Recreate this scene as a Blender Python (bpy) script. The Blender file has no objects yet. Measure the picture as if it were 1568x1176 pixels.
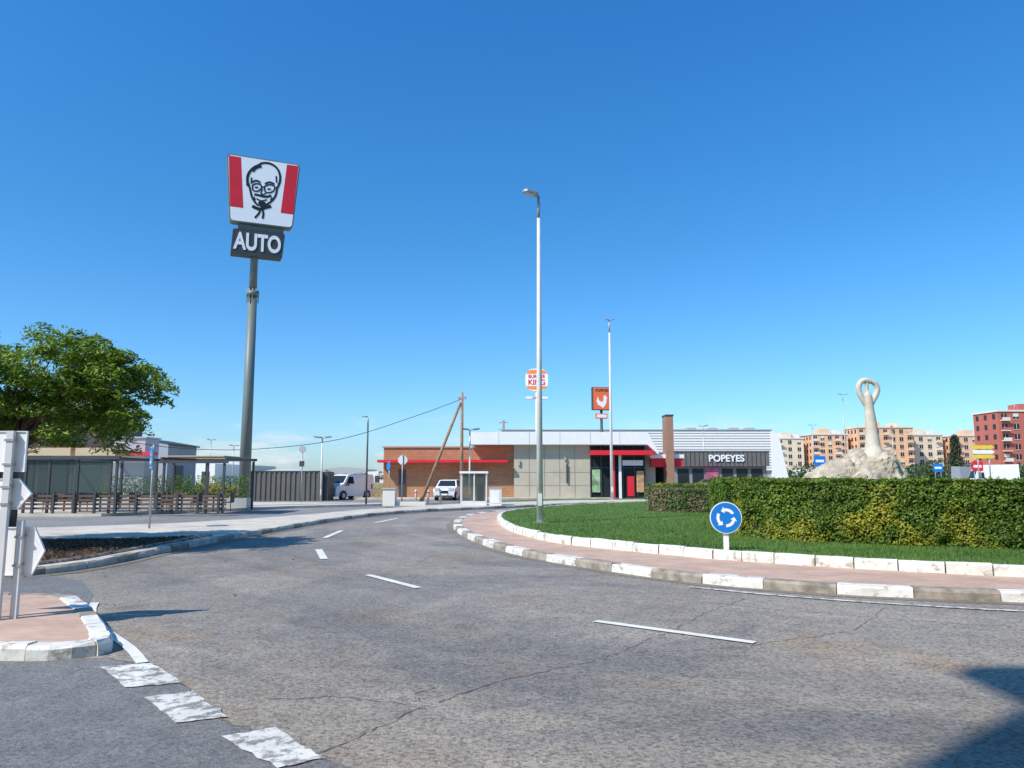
import bpy, bmesh, math, random
import numpy as np
from mathutils import Vector, Matrix, noise as mnoise
random.seed(7); rng=np.random.default_rng(7)
S=bpy.context.scene; COL=S.collection
R=math.radians

# ------------------------------------------------------------ materials
def newmat(name):
    m=bpy.data.materials.new(name); m.use_nodes=True
    nt=m.node_tree; b=nt.nodes['Principled BSDF']
    return m,nt,b
def N(nt,t,**k):
    n=nt.nodes.new(t)
    for a,v in k.items(): setattr(n,a,v)
    return n
def ramp(nt,src,stops):
    r=N(nt,'ShaderNodeValToRGB'); e=r.color_ramp.elements
    e[0].position=stops[0][0]; e[0].color=(*stops[0][1],1)
    e[1].position=stops[1][0]; e[1].color=(*stops[1][1],1)
    for p,c in stops[2:]:
        x=e.new(p); x.color=(*c,1)
    nt.links.new(src,r.inputs[0]); return r.outputs[0]
def mul(c,k): return tuple(min(1,x*k) for x in c)
def mixc(nt,fac,a,b,mode='MIX'):
    m=N(nt,'ShaderNodeMix',data_type='RGBA',blend_type=mode)
    for s,v in ((0,fac),(6,a),(7,b)):
        if hasattr(v,'is_linked'): nt.links.new(v,m.inputs[s])
        elif isinstance(v,tuple): m.inputs[s].default_value=(*v,1)
        else: m.inputs[s].default_value=v
    return m.outputs[2]
def noise(nt,scale,detail=4,vec=None,rough=.55,dist=0):
    n=N(nt,'ShaderNodeTexNoise'); n.inputs['Scale'].default_value=scale
    n.inputs['Detail'].default_value=detail; n.inputs['Roughness'].default_value=rough
    n.inputs['Distortion'].default_value=dist
    if vec is None:
        tc=N(nt,'ShaderNodeTexCoord'); vec=tc.outputs['Object']
    nt.links.new(vec,n.inputs['Vector']); return n.outputs['Fac']
def bump(nt,b,h,strength=.3,dist=.01):
    bm=N(nt,'ShaderNodeBump'); bm.inputs['Strength'].default_value=strength; bm.inputs['Distance'].default_value=dist
    nt.links.new(h,bm.inputs['Height']); nt.links.new(bm.outputs[0],b.inputs['Normal'])
def M(name,col,rough=.6,var=.15,scale=3,metal=0,bmp=0,fine=None):
    m,nt,b=newmat(name); b.inputs['Roughness'].default_value=rough; b.inputs['Metallic'].default_value=metal
    f=noise(nt,scale,5)
    c=ramp(nt,f,[(.3,mul(col,1-var)),(.7,mul(col,1+var))])
    nt.links.new(c,b.inputs['Base Color'])
    if bmp: bump(nt,b,noise(nt,fine or scale*12,3),bmp,.01)
    return m
def leafmat(name,dark,light,yellow=None,scale=.6,ystart=.72,clump=None):
    m,nt,b=newmat(name); b.inputs['Roughness'].default_value=.6
    g=N(nt,'ShaderNodeNewGeometry')
    c=ramp(nt,g.outputs['Random Per Island'],[(0,dark),(1,light)])
    if yellow:
        f=noise(nt,scale,3); ff=ramp(nt,f,[(ystart-.12,(0,0,0)),(ystart,(1,1,1))])
        c=mixc(nt,ff,c,yellow)
    if clump:
        c=mixc(nt,1.,c,ramp(nt,noise(nt,clump,3),[(.35,(.55,.62,.5)),(.65,(1,1,1))]),'MULTIPLY')
    nt.links.new(c,b.inputs['Base Color'])
    tr=N(nt,'ShaderNodeBsdfTranslucent'); nt.links.new(c,tr.inputs[0])
    mx=N(nt,'ShaderNodeMixShader'); mx.inputs[0].default_value=.3
    nt.links.new(b.outputs[0],mx.inputs[1]); nt.links.new(tr.outputs[0],mx.inputs[2])
    nt.links.new(mx.outputs[0],nt.nodes['Material Output'].inputs[0]); return m

def asphalt(name,c0,c1,rings=False):
    m,nt,b=newmat(name); b.inputs['Roughness'].default_value=.85
    tc=N(nt,'ShaderNodeTexCoord'); P=tc.outputs['Object']
    c=ramp(nt,noise(nt,.35,6,P),[(.3,c0),(.7,c1)])
    if rings:
        d=N(nt,'ShaderNodeVectorMath',operation='DISTANCE'); nt.links.new(P,d.inputs[0]); d.inputs[1].default_value=(13.5,28,0)
        # wheel-polished lanes around the island are darker, the outer area is paler and sandier
        lane=N(nt,'ShaderNodeMapRange'); lane.inputs[1].default_value=18; lane.inputs[2].default_value=32; nt.links.new(d.outputs['Value'],lane.inputs[0])
        lc=ramp(nt,lane.outputs[0],[(0,(.80,.82,.86)),(.30,(.68,.71,.76)),(.42,(.78,.80,.83)),(.55,(.70,.73,.77)),(.66,(.95,.94,.92)),(1,(1,1,1))])
        c=mixc(nt,.85,c,lc,'MULTIPLY')
        cx=N(nt,'ShaderNodeCombineXYZ'); nt.links.new(d.outputs['Value'],cx.inputs[0])
        sm=N(nt,'ShaderNodeVectorMath',operation='SCALE'); nt.links.new(P,sm.inputs[0]); sm.inputs[3].default_value=.05
        ad=N(nt,'ShaderNodeVectorMath',operation='ADD'); nt.links.new(cx.outputs[0],ad.inputs[0]); nt.links.new(sm.outputs[0],ad.inputs[1])
        r=ramp(nt,noise(nt,.8,5,ad.outputs[0]),[(.40,(.70,.72,.76)),(.56,(1.0,1.0,1.0))])
        c=mixc(nt,.7,c,r,'MULTIPLY')
        pt=ramp(nt,noise(nt,.18,6,P,.6,.7),[(.50,(1,1,1)),(.53,(.80,.83,.88))])
        c=mixc(nt,1.,c,pt,'MULTIPLY')
        pr=ramp(nt,noise(nt,.45,7,P,.7,.4),[(.54,(1,1,1)),(.64,(1,.88,.77))])
        c=mixc(nt,1.,c,pr,'MULTIPLY')
    vo=N(nt,'ShaderNodeTexVoronoi'); vo.inputs['Scale'].default_value=42; nt.links.new(P,vo.inputs['Vector'])
    se=N(nt,'ShaderNodeSeparateColor'); nt.links.new(vo.outputs['Color'],se.inputs[0])
    ag=ramp(nt,se.outputs[0],[(.05,(.45,.45,.45)),(.4,(.80,.79,.78)),(.85,(1.0,.98,.95)),(1,(1.0,.97,.92))])
    c=mixc(nt,.85 if rings else .5,c,ag,'MULTIPLY')
    sp=ramp(nt,noise(nt,25,3,P,.75),[(.36,(.55,.55,.55)),(.52,(.95,.95,.95)),(.66,(1,1,1))])
    c=mixc(nt,.8,c,sp,'MULTIPLY')
    md=ramp(nt,noise(nt,3.5,7,P,.72),[(.36,(.72,.72,.74)),(.60,(1.0,1.0,1.0))])
    c=mixc(nt,.8,c,md,'MULTIPLY')
    nt.links.new(c,b.inputs['Base Color'])
    bump(nt,b,noise(nt,50,3,P,.7),.8,.015)
    return m
def paintmat(name,under,amount=.5,scale=9,white=(.72,.71,.68)):
    m,nt,b=newmat(name); b.inputs['Roughness'].default_value=.7
    f=ramp(nt,noise(nt,scale,8,rough=.75),[(amount-.06,under),(amount+.04,white)])
    f2=ramp(nt,noise(nt,1.7,3),[(.3,(.8,.8,.78)),(.6,(1,1,1))])
    c=mixc(nt,1.,f,f2,'MULTIPLY')
    nt.links.new(c,b.inputs['Base Color']); bump(nt,b,noise(nt,35,4),.4,.01); return m
def brickmat(name,c1,c2,mortar,bw,bh,axis='XZ',msize=.01,off=.5,dirt=.75):
    m,nt,b=newmat(name); b.inputs['Roughness'].default_value=.85
    tc=N(nt,'ShaderNodeTexCoord'); vec=tc.outputs['Object']
    if axis=='XZ':
        se=N(nt,'ShaderNodeSeparateXYZ'); nt.links.new(vec,se.inputs[0])
        a=N(nt,'ShaderNodeMath',operation='ADD'); nt.links.new(se.outputs[0],a.inputs[0]); nt.links.new(se.outputs[1],a.inputs[1])
        cb=N(nt,'ShaderNodeCombineXYZ'); nt.links.new(a.outputs[0],cb.inputs[0]); nt.links.new(se.outputs[2],cb.inputs[1]); vec=cb.outputs[0]
    t=N(nt,'ShaderNodeTexBrick'); t.offset=off
    nt.links.new(vec,t.inputs['Vector']); t.inputs['Scale'].default_value=1
    t.inputs['Color1'].default_value=(*c1,1); t.inputs['Color2'].default_value=(*c2,1); t.inputs['Mortar'].default_value=(*mortar,1)
    t.inputs['Brick Width'].default_value=bw; t.inputs['Row Height'].default_value=bh; t.inputs['Mortar Size'].default_value=msize
    v=ramp(nt,noise(nt,1.3,7,rough=.65),[(.3,(dirt,dirt,dirt)),(.7,(1.0,1.0,1.0))])
    c=mixc(nt,1.,t.outputs['Color'],v,'MULTIPLY')
    nt.links.new(c,b.inputs['Base Color']); return m

GLASS,_nt,_b=newmat('window_glass'); _b.inputs['Base Color'].default_value=(.025,.032,.038,1); _b.inputs['Roughness'].default_value=.12; _b.inputs['IOR'].default_value=1.3
CARGLASS=GLASS
A_MAIN=asphalt('asphalt_old',(.50,.43,.345),(.66,.575,.465),rings=True)
A_DARK=asphalt('asphalt_dark',(.225,.22,.215),(.29,.285,.275))
A_LOT=asphalt('asphalt_lot',(.29,.28,.265),(.39,.375,.35))
A_DUST=asphalt('asphalt_gutter',(.26,.225,.18),(.34,.29,.23))
WPAINT=paintmat('road_paint',(.30,.28,.25),.38,white=(.80,.78,.74))
WPAINT2=paintmat('road_paint_worn',(.27,.25,.22),.49,7,(.78,.76,.70))
KERBW=paintmat('kerb_white_paint',(.42,.37,.29),.44,5,(.82,.79,.73))
KERBG=M('kerb_concrete',(.31,.265,.21),.85,.42,6,bmp=.5)
KERBP=M('kerb_pale',(.54,.48,.39),.85,.25,5,bmp=.3)
CONC=M('concrete_pavement',(.58,.51,.42),.85,.2,1.3,bmp=.3,fine=30)
PAVER=brickmat('brick_paving',(.62,.41,.30),(.69,.47,.35),(.52,.36,.27),.2,.1,'XY',.006,dirt=.64)
SOIL=M('planter_soil',(.11,.065,.04),.95,.5,6,bmp=.9,fine=18)
def groundmat():
    m,nt,b=newmat('dry_ground'); b.inputs['Roughness'].default_value=.95
    c=ramp(nt,noise(nt,.08,8),[(.3,(.29,.22,.12)),(.55,(.42,.33,.18)),(.75,(.22,.22,.09))])
    c=mixc(nt,.7,c,ramp(nt,noise(nt,4,6),[(.3,(.7,.7,.7)),(.7,(1.,1.,1.))]),'MULTIPLY')
    nt.links.new(c,b.inputs['Base Color']); return m
GROUND=groundmat()
def lawnmat():
    m,nt,b=newmat('lawn_green'); b.inputs['Roughness'].default_value=.9
    c=ramp(nt,noise(nt,.5,6),[(.3,(.085,.19,.025)),(.7,(.16,.28,.05))])
    c=mixc(nt,.8,c,ramp(nt,noise(nt,22,4,rough=.7),[(.3,(.5,.55,.45)),(.7,(1.,1.,1.))]),'MULTIPLY')
    nt.links.new(c,b.inputs['Base Color']); bump(nt,b,noise(nt,30,4,rough=.7),1,.03); return m
LAWN=lawnmat()
BLADE=leafmat('grass_blades',(.07,.16,.02),(.19,.30,.045),clump=1.1)
DRYB=leafmat('dry_grass_blades',(.36,.27,.11),(.64,.52,.26))
HEDGEL=leafmat('hedge_leaves',(.05,.11,.010),(.25,.37,.035),(.44,.42,.04),.9,.66,1.3)
HEDGEC=M('hedge_core',(.03,.042,.013),.95,.5,8)
HEDGEW=leafmat('hedge_woody',(.19,.155,.09),(.34,.30,.15),(.13,.20,.045),2,.60)
TREEL=leafmat('tree_leaves',(.10,.19,.012),(.36,.48,.045),clump=1.3)
TREED=leafmat('distant_leaves',(.05,.085,.03),(.11,.16,.055))
PINE=leafmat('conifer_needles',(.045,.06,.035),(.09,.11,.055))
BARK=M('bark',(.15,.115,.08),.9,.4,8,bmp=.6)
WHITE=M('white_paint',(.84,.83,.81),.45,.04,2)
OFFW=M('off_white_metal',(.70,.69,.67),.45,.08,3)
SHEDW=M('warehouse_metal',(.44,.46,.49),.5,.06,.4)
LGREY=M('light_grey_metal',(.47,.47,.46),.4,.1,4,metal=.2)
GALV=M('galvanised_steel',(.40,.40,.39),.45,.15,6,metal=.4)
POLEW=M('lamp_pole_paint',(.72,.71,.68),.45,.1,3)
KPOLE=M('totem_grey',(.16,.19,.175),.5,.08,1)
DGREY=M('dark_grey',(.055,.057,.06),.5,.15,2)
BLACK=M('black',(.012,.012,.013),.5,.1,3)
RED=M('red_panel',(.74,.02,.035),.45,.05,2)
ORANGE=M('orange_panel',(.93,.17,.05),.45,.05,2)
BUN=M('bun_orange',(.93,.27,.05),.45,.05,2)
BLUE=M('sign_blue',(.006,.20,.62),.4,.05,2)
SIGNW=M('sign_white',(.92,.91,.89),.4,.02,2)
WOOD=M('weathered_wood',(.34,.205,.115),.85,.3,5,bmp=.5)
BEIGEW=M('beige_stone_cladding',(.50,.445,.345),.8,.08,1.2)
BROWNB=brickmat('brown_cladding',(.47,.235,.12),(.52,.275,.145),(.33,.17,.09),1.2,.16,'XZ',.012)
REDBR=brickmat('red_brick',(.38,.17,.10),(.44,.21,.125),(.33,.26,.21),.25,.08,'XZ',.01)
AP_OR=M('facade_orange',(.78,.47,.29),.85,.08,.2)
AP_CR=M('facade_cream',(.76,.62,.46),.85,.08,.2)
AP_RED=M('facade_red',(.48,.14,.10),.85,.08,.2)
AP_W=M('facade_white',(.74,.69,.61),.85,.06,.2)
STONE=M('sculpture_stone',(.60,.53,.43),.85,.2,2,bmp=.5)
ROCK=M('pale_rock',(.44,.375,.285),.95,.42,1.6,bmp=1,fine=9)
TYRE=M('tyre',(.02,.02,.02),.85,.2,8)
CARW=M('car_white',(.82,.81,.80),.22,.02,2)
LAMPG=M('lamp_glass',(.5,.5,.48),.15,.05,2)
CANVAS=M('canopy_beige',(.60,.47,.29),.8,.08,2)
YEL=M('yellow_sign',(.85,.62,.05),.5,.05,2)
CLAD=M('dark_corrugated',(.135,.125,.11),.5,.12,1)
TAIL=M('tail_red',(.4,.01,.01),.3,.05,2)
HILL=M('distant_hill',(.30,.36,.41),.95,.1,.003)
SLAT=M('slat_brown',(.13,.075,.05),.7,.2,4)
CRACK=M('crack_dark',(.17,.15,.125),.95,.5,5)  # dark tone for the thin strips that draw road cracks and the seam
LOUV=M('louvre_gap_grey',(.40,.41,.42),.6,.05,1)

# ------------------------------------------------------------ mesh builder
class B:
    def __init__(s): s.v=[]; s.f=[]; s.m=[]; s.mats=[]; s.sm=[]
    def mi(s,mat):
        if mat not in s.mats: s.mats.append(mat)
        return s.mats.index(mat)
    def add(s,vs,fs,mat,smooth=False):
        o=len(s.v); i=s.mi(mat); s.v+=[tuple(v) for v in vs]
        for f in fs: s.f.append([o+k for k in f]); s.m.append(i); s.sm.append(smooth)
    def box(s,x0,x1,y0,y1,z0,z1,mat,rot=0,c=None):
        vs=[(x,y,z) for z in (z0,z1) for x,y in ((x0,y0),(x1,y0),(x1,y1),(x0,y1))]
        if rot:
            cx,cy=c or ((x0+x1)/2,(y0+y1)/2); ca,sa=math.cos(rot),math.sin(rot)
            vs=[(cx+(x-cx)*ca-(y-cy)*sa, cy+(x-cx)*sa+(y-cy)*ca, z) for x,y,z in vs]
        s.add(vs,[(3,2,1,0),(4,5,6,7),(0,1,5,4),(1,2,6,5),(2,3,7,6),(3,0,4,7)],mat)
    def tube(s,pts,rads,mat,n=12,cap=True):
        pts=[Vector(p) for p in pts]
        if not hasattr(rads,'__len__'): rads=[rads]*len(pts)
        vs=[];prev=None
        for i,p in enumerate(pts):
            d=(pts[min(i+1,len(pts)-1)]-pts[max(i-1,0)]).normalized()
            if prev is None:
                a=Vector((1,0,0)) if abs(d.x)<.9 else Vector((0,1,0))
            else: a=prev
            u=(a-d*a.dot(d)).normalized(); w=d.cross(u); prev=u
            for k in range(n):
                t=2*math.pi*k/n; vs.append(p+(u*math.cos(t)+w*math.sin(t))*rads[i])
        fs=[]
        for i in range(len(pts)-1):
            for k in range(n):
                a=i*n+k;b_=i*n+(k+1)%n; fs.append((a,b_,b_+n,a+n))
        s.add(vs,fs,mat,True)
        if cap:
            o=len(s.v)-len(vs); i=s.mi(mat)
            s.f.append([o+k for k in range(n)][::-1]); s.m.append(i); s.sm.append(False)
            s.f.append([o+(len(pts)-1)*n+k for k in range(n)]); s.m.append(i); s.sm.append(False)
    def prism(s,poly,T,depth,mat,mat_side=None):
        n=len(poly)
        vs=[T(a,b_,0) for a,b_ in poly]+[T(a,b_,depth) for a,b_ in poly]
        s.add(vs,[list(range(n))[::-1]],mat)
        s.add(vs,[[n+k for k in range(n)]],mat)
        s.add(vs,[(k,(k+1)%n,n+(k+1)%n,n+k) for k in range(n)],mat_side or mat)
    def build(s,name,parent=None,bevel=0,loc=None,rotz=0):
        me=bpy.data.meshes.new(name); me.from_pydata(s.v,[],s.f)
        for m in s.mats: me.materials.append(m)
        me.polygons.foreach_set('material_index',s.m); me.polygons.foreach_set('use_smooth',s.sm)
        me.update(); o=bpy.data.objects.new(name,me); COL.objects.link(o)
        if parent: o.parent=parent
        if loc: o.location=loc
        o.rotation_euler[2]=rotz
        if bevel:
            md=o.modifiers.new('bevel','BEVEL'); md.width=bevel; md.segments=2; md.limit_method='ANGLE'
        return o
def bm_fix(o):
    bm=bmesh.new(); bm.from_mesh(o.data); bmesh.ops.recalc_face_normals(bm,faces=bm.faces); bm.to_mesh(o.data); bm.free()
def empty(name,loc=(0,0,0),rotz=0):
    e=bpy.data.objects.new(name,None); COL.objects.link(e); e.location=loc; e.rotation_euler[2]=rotz; e.empty_display_size=.3; return e
def text(name,body,size,mat,parent,loc,rot,off=0,ext=.01,sx=1):
    c=bpy.data.curves.new(name,'FONT'); c.body=body; c.size=size; c.align_x='CENTER'; c.align_y='CENTER'; c.offset=off; c.extrude=ext
    c.materials.append(mat); o=bpy.data.objects.new(name,c); COL.objects.link(o); o.parent=parent; o.location=loc; o.rotation_euler=rot; o.scale=(sx,1,1); return o
def spline(pts,n=6,closed=False):
    out=[];L=len(pts)
    for i in (range(L) if closed else range(L-1)):
        g=(lambda k:pts[k%L]) if closed else (lambda k:pts[max(0,min(L-1,k))])
        p0,p1,p2,p3=g(i-1),g(i),g(i+1),g(i+2)
        for j in range(n):
            t=j/n
            out.append(tuple(.5*((2*p1[a])+(-p0[a]+p2[a])*t+(2*p0[a]-5*p1[a]+4*p2[a]-p3[a])*t*t+(-p0[a]+3*p1[a]-3*p2[a]+p3[a])*t**3) for a in range(len(p1))))
    if not closed: out.append(tuple(pts[-1]))
    return out
def sheet(name,pts,z,mat,thick=0):
    b=B()
    if thick: b.prism(pts,lambda a,c,d:(a,c,z-thick+d),thick,mat)
    else: b.add([(x,y,z) for x,y in pts],[list(range(len(pts)))],mat)
    o=b.build(name); me=o.data
    if thick: bm_fix(o)
    elif me.polygons[0].normal.z<0: me.flip_normals()
    return o
def offs(pts,d):
    """shift each vertex of a polyline to its left by d"""
    out=[];n=len(pts)
    for i in range(n):
        a=Vector(pts[max(i-1,0)]);c=Vector(pts[min(i+1,n-1)]); t=(c-a).normalized()
        out.append((pts[i][0]-t.y*d,pts[i][1]+t.x*d))
    return out
def arclen(pts):
    d=[0]
    for a,b_ in zip(pts,pts[1:]): d.append(d[-1]+math.dist(a,b_))
    return d
def at(pts,d,s):
    for i in range(len(d)-1):
        if s<=d[i+1]:
            t=(s-d[i])/(d[i+1]-d[i]+1e-9); a,b_=pts[i],pts[i+1]
            return (a[0]+(b_[0]-a[0])*t,a[1]+(b_[1]-a[1])*t)
    return pts[-1]
def kerb(name,pts,w,z0,z1,mats,step=1.0,side=1,gap=.012,jit=.006):
    b=B(); d=arclen(pts); s=0;i=0
    while s<d[-1]-.2:
        L=step*random.uniform(.9,1.1); e=min(s+L-gap,d[-1]); m=mats[i%len(mats)]
        k=3; base=[]
        for j in range(k+1):
            q=s+(e-s)*j/k; p=at(pts,d,q); q2=at(pts,d,min(q+.05,d[-1])); q1=at(pts,d,max(q-.05,0))
            t=Vector((q2[0]-q1[0],q2[1]-q1[1])).normalized(); nn=Vector((-t.y,t.x))*side
            base.append((Vector(p),nn))
        zz=z1+random.uniform(-jit,jit); o_=random.uniform(-jit,jit)*1.5; ch=random.uniform(.022,.045)
        vs=[]
        for p,nn in base:
            for (u,z) in ((o_,z0),(o_+.005,zz-ch),(o_+ch,zz),(w-ch,zz),(w,zz-ch),(w,z0)):
                u+=random.uniform(-.006,.006); q=p+nn*u; vs.append((q.x,q.y,z+random.uniform(-.006,.006)))
        fs=[]
        for j in range(k):
            for r in range(5): fs.append((j*6+r,j*6+r+1,j*6+6+r+1,j*6+6+r))
        fs.append((5,4,3,2,1,0)); fs.append(tuple(k*6+r for r in range(6)))
        b.add(vs,fs,m); s+=L; i+=1
    o=b.build(name); bm_fix(o); return o
def facemesh(name,V,k,mat,parent):
    n=len(V)//k
    me=bpy.data.meshes.new(name); me.vertices.add(k*n); me.vertices.foreach_set('co',V.ravel().astype(np.float32))
    me.loops.add(k*n); me.loops.foreach_set('vertex_index',np.arange(k*n,dtype=np.int32))
    me.polygons.add(n); me.polygons.foreach_set('loop_start',np.arange(0,k*n,k,dtype=np.int32)); me.polygons.foreach_set('loop_total',np.full(n,k,dtype=np.int32))
    me.update(calc_edges=True); me.materials.append(mat)
    o=bpy.data.objects.new(name,me); COL.objects.link(o)
    if parent: o.parent=parent
    return o
def cards(name,C,Nn,sz,asp,mat,parent=None,jit=.8):
    n=len(C); r=rng.normal(size=(n,3)); nn=Nn+jit*r; nn/=np.linalg.norm(nn,axis=1)[:,None]+1e-9
    t=rng.normal(size=(n,3)); t-=nn*(t*nn).sum(1)[:,None]; t/=np.linalg.norm(t,axis=1)[:,None]+1e-9
    w=np.cross(nn,t); s=(sz*rng.uniform(.65,1.35,n))[:,None]; h=s*asp
    V=np.stack([C-t*s, C-w*h, C+t*s, C+w*h],1).reshape(-1,3)
    return facemesh(name,V,4,mat,parent)
def blades(name,P,h,w,mat,parent=None):
    n=len(P); a=rng.uniform(0,2*np.pi,n); d=np.stack([np.cos(a),np.sin(a),0*a],1); hh=(h*rng.uniform(.5,1.3,n))[:,None]
    lean=rng.normal(size=(n,3))*.35; lean[:,2]=1
    V=np.stack([P-d*w,P+d*w,P+lean*hh],1).reshape(-1,3)
    return facemesh(name,V,3,mat,parent)
def inpoly(P,poly):
    x,y=P[:,0],P[:,1]; r=np.zeros(len(P),bool); n=len(poly); j=n-1
    for i in range(n):
        xi,yi=poly[i]; xj,yj=poly[j]
        c=((yi>y)!=(yj>y))&(x<(xj-xi)*(y-yi)/(yj-yi+1e-12)+xi); r^=c; j=i
    return r
def strip(name,segs,z,mat,jit=0):
    b=B()
    for pts,w in segs:
        if jit:
            d=arclen(pts); n=int(d[-1]/.06); pts=[at(pts,d,d[-1]*i/n) for i in range(n+1)]
            wander=0;w2=0; q=[]
            for p in pts:
                wander=wander*.93+random.gauss(0,jit); w2=w2*.93+random.gauss(0,jit); q.append((p[0]+wander+random.gauss(0,jit*.3),p[1]+w2+random.gauss(0,jit*.3)))
            pts=q
        for k in range(len(pts)-1):
            if jit and random.random()<.06: continue
            a=Vector(pts[k]);c=Vector(pts[k+1]);t=(c-a).normalized();n=Vector((-t.y,t.x))*w/2*(random.uniform(.3,1.3) if jit else 1)
            b.add([(*(a-n),z),(*(c-n),z),(*(c+n),z),(*(a+n),z)],[(0,1,2,3)],mat)
    return b.build(name)

# ------------------------------------------------------------ ground & roads
rr=[0,60,200,600,2000,6000]; n=48
vs=[(0,0,-.02)]
for r in rr[1:]:
    vs+= [(r*math.cos(2*math.pi*k/n),r*math.sin(2*math.pi*k/n),-.02) for k in range(n)]
fs=[(0,1+k,1+(k+1)%n) for k in range(n)]
for q in range(len(rr)-2):
    for k in range(n):
        a=1+q*n+k;c=1+q*n+(k+1)%n; fs.append((a,a+n,c+n,c))
b=B(); b.add(vs,fs,GROUND); b.build('ground')
sheet('road',[(-60,-30),(60,-30),(60,62),(-11,62),(-16,50),(-28,44),(-60,44)],0,A_MAIN)
sheet('parking_lot',[(-10,50),(60,56),(60,92),(8,92),(6,76),(-30,76),(-30,53)],.006,A_LOT)
rnd=random.Random(3)
dk=[(-3.6,6.95),(-3.2,6.7),(-2.6,6.1),(-1.9,5.2),(-1.4,4.8),(-.9,4.4),(0,3),(1,0)]
dk2=[]
for a,c in zip(dk,dk[1:]):
    for j in range(12):
        t=j/12; dk2.append((a[0]+(c[0]-a[0])*t+rnd.uniform(-.025,.025),a[1]+(c[1]-a[1])*t+rnd.uniform(-.025,.025)))
sheet('approach_road',dk2+[(1,0),(-3,-12),(-30,-12),(-30,6.9)],.004,A_DARK)
strip('road_seam',[(dk2,.018)],.0055,CRACK,0)
sheet('side_road',[(-5.2,9.4),(-5.75,10.6),(-6.7,12.0),(-7.6,12.6),(-30,12.6),(-30,10.2),(-5.7,10.2)],.004,A_DARK)
sheet('back_road',[(-40,22.5),(-14,23.5),(-11.5,25.5),(-10,28.2),(-8.5,32),(-7.6,35.6),(-5.2,38.8),(-6.8,42.9),(-11.3,39.5),(-14,35.6),(-17,31),(-40,30)],.004,A_LOT)
strip('road_crack',[([(-1.25,4.4),(-.95,4.83),(-.61,5.45),(-.12,6.1),(.5,6.7),(1.06,7.15),(1.6,8.0),(2.1,8.85),(3.1,10.3)],.012),
 ([(-.61,5.45),(-.72,5.8),(-.6,6.0)],.010),([(1.06,7.15),(2.2,7.4),(3.6,8.2),(4.6,9.6)],.010),
 ([(-1.8,5.7),(-1.2,5.75),(-.61,5.45)],.010),([(-3.0,13),(-1.8,14.2),(-1.5,16)],.014),([(.5,11.2),(2.0,10.2),(4,8.9),(7,7.8)],.012)],.0045,CRACK,.014)

# roundabout island
outer=spline([(-2.0,26.2),(-1.7,23.0),(-1.2,20.3),(-.59,17.9),(.08,15.95),(.7,14.7),(1.35,13.65),(2.27,12.35),(3.07,11.5),(3.86,10.97),(4.63,10.55),(5.4,10.28),(6.6,9.92),(9,9.4),(12.5,9.2),(18,10.3),(24,13.3),(29,18.5),(31.5,26),(30,35),(25,42.5),(18,46.5),(12,47),(7,44.7),(3.5,41),(.8,37),(-1.1,33.2),(-1.85,30)],5,True)
inner=spline([(-.5,27.1),(-.4,24.1),(-.07,21.4),(.42,19.1),(1.1,17.2),(2.2,15.7),(3.3,14.4),(4.2,13.5),(5.5,12.6),(6.7,11.9),(7.6,11.5),(9.8,10.95),(13,10.9),(17.5,12.1),(23,15.2),(27.2,20),(29,26.5),(27.6,34),(23,40),(17,43.5),(12,43.8),(9,42.8),(5,39.9),(2.3,36.4),(.6,33),(-.3,30)],5,True)
sheet('island_apron',offs(outer+[outer[0]],.12)[:-1],.125,PAVER,.12)
kerb('island_outer_kerb',outer+[outer[0]],.28,0,.137,[KERBW,KERBG],.98,side=1)
kerb('island_inner_kerb',inner+[inner[0]],.16,.12,.30,[KERBW],.62,side=1,gap=.02,jit=.012)
strip('road_gutter',[(offs(outer+[outer[0]],-.10),.24)],.004,A_DUST)
sheet('lawn',offs(inner+[inner[0]],.1)[:-1],.285,LAWN,.15)
P=rng.uniform([-1,10.5],[14,46],size=(260000,2)); wgt=(14/np.maximum(P[:,1],14))**1.3; P=P[rng.uniform(size=len(P))<wgt]
P=P[inpoly(P,offs(inner+[inner[0]],.15)[:-1])]; P3=np.c_[P,np.full(len(P),.28)]
blades('lawn_grass',P3,.055,.007,BLADE)

strip('road_marking',[([(-4.32,17.1),(-3.7,15.1)],.15),([(-4.98,20.3),(-5.15,23.1)],.15),([(-2.38,12.68),(-1.36,11.2)],.13),([(.93,8.66),(2.36,7.55)],.12),([(-4.85,27),(-4.5,30)],.15)],.012,WPAINT)
el=spline([(2.6,11.3),(3.4,10.65),(4.21,10.13),(5.0,9.74),(6.1,9.3),(8,8.9),(12,8.6),(18,9.6),(24,12.5)],6)
strip('edge_line',[(el,.09)],.012,WPAINT2)
b=B()
for q in ([(-3.48,6.60),(-3.13,6.74),(-2.58,6.12),(-2.94,5.97)],[(-2.68,5.72),(-2.38,5.87),(-1.90,5.27),(-2.2,5.14)],[(-1.80,4.88),(-1.52,5.04),(-1.06,4.52),(-1.30,4.38)],[(-.9,4.0),(-.6,4.1),(-.1,3.5),(-.35,3.4)]):
    pts=[]
    for i in range(4):
        a=q[i];c=q[(i+1)%4]
        for j in range(7):
            t=j/7; pts.append((a[0]+(c[0]-a[0])*t+rnd.uniform(-.014,.014),a[1]+(c[1]-a[1])*t+rnd.uniform(-.014,.014)))
    b.add([(x,y,.012) for x,y in pts],[list(range(28))],WPAINT2)
bm_fix(b.build('give_way_marking'))
strip('kerb_line',[(spline([(-5.35,9.9),(-5.0,9.2),(-4.35,8.25),(-3.62,7.35),(-3.2,6.75)],4),.1)],.012,WPAINT)

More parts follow.
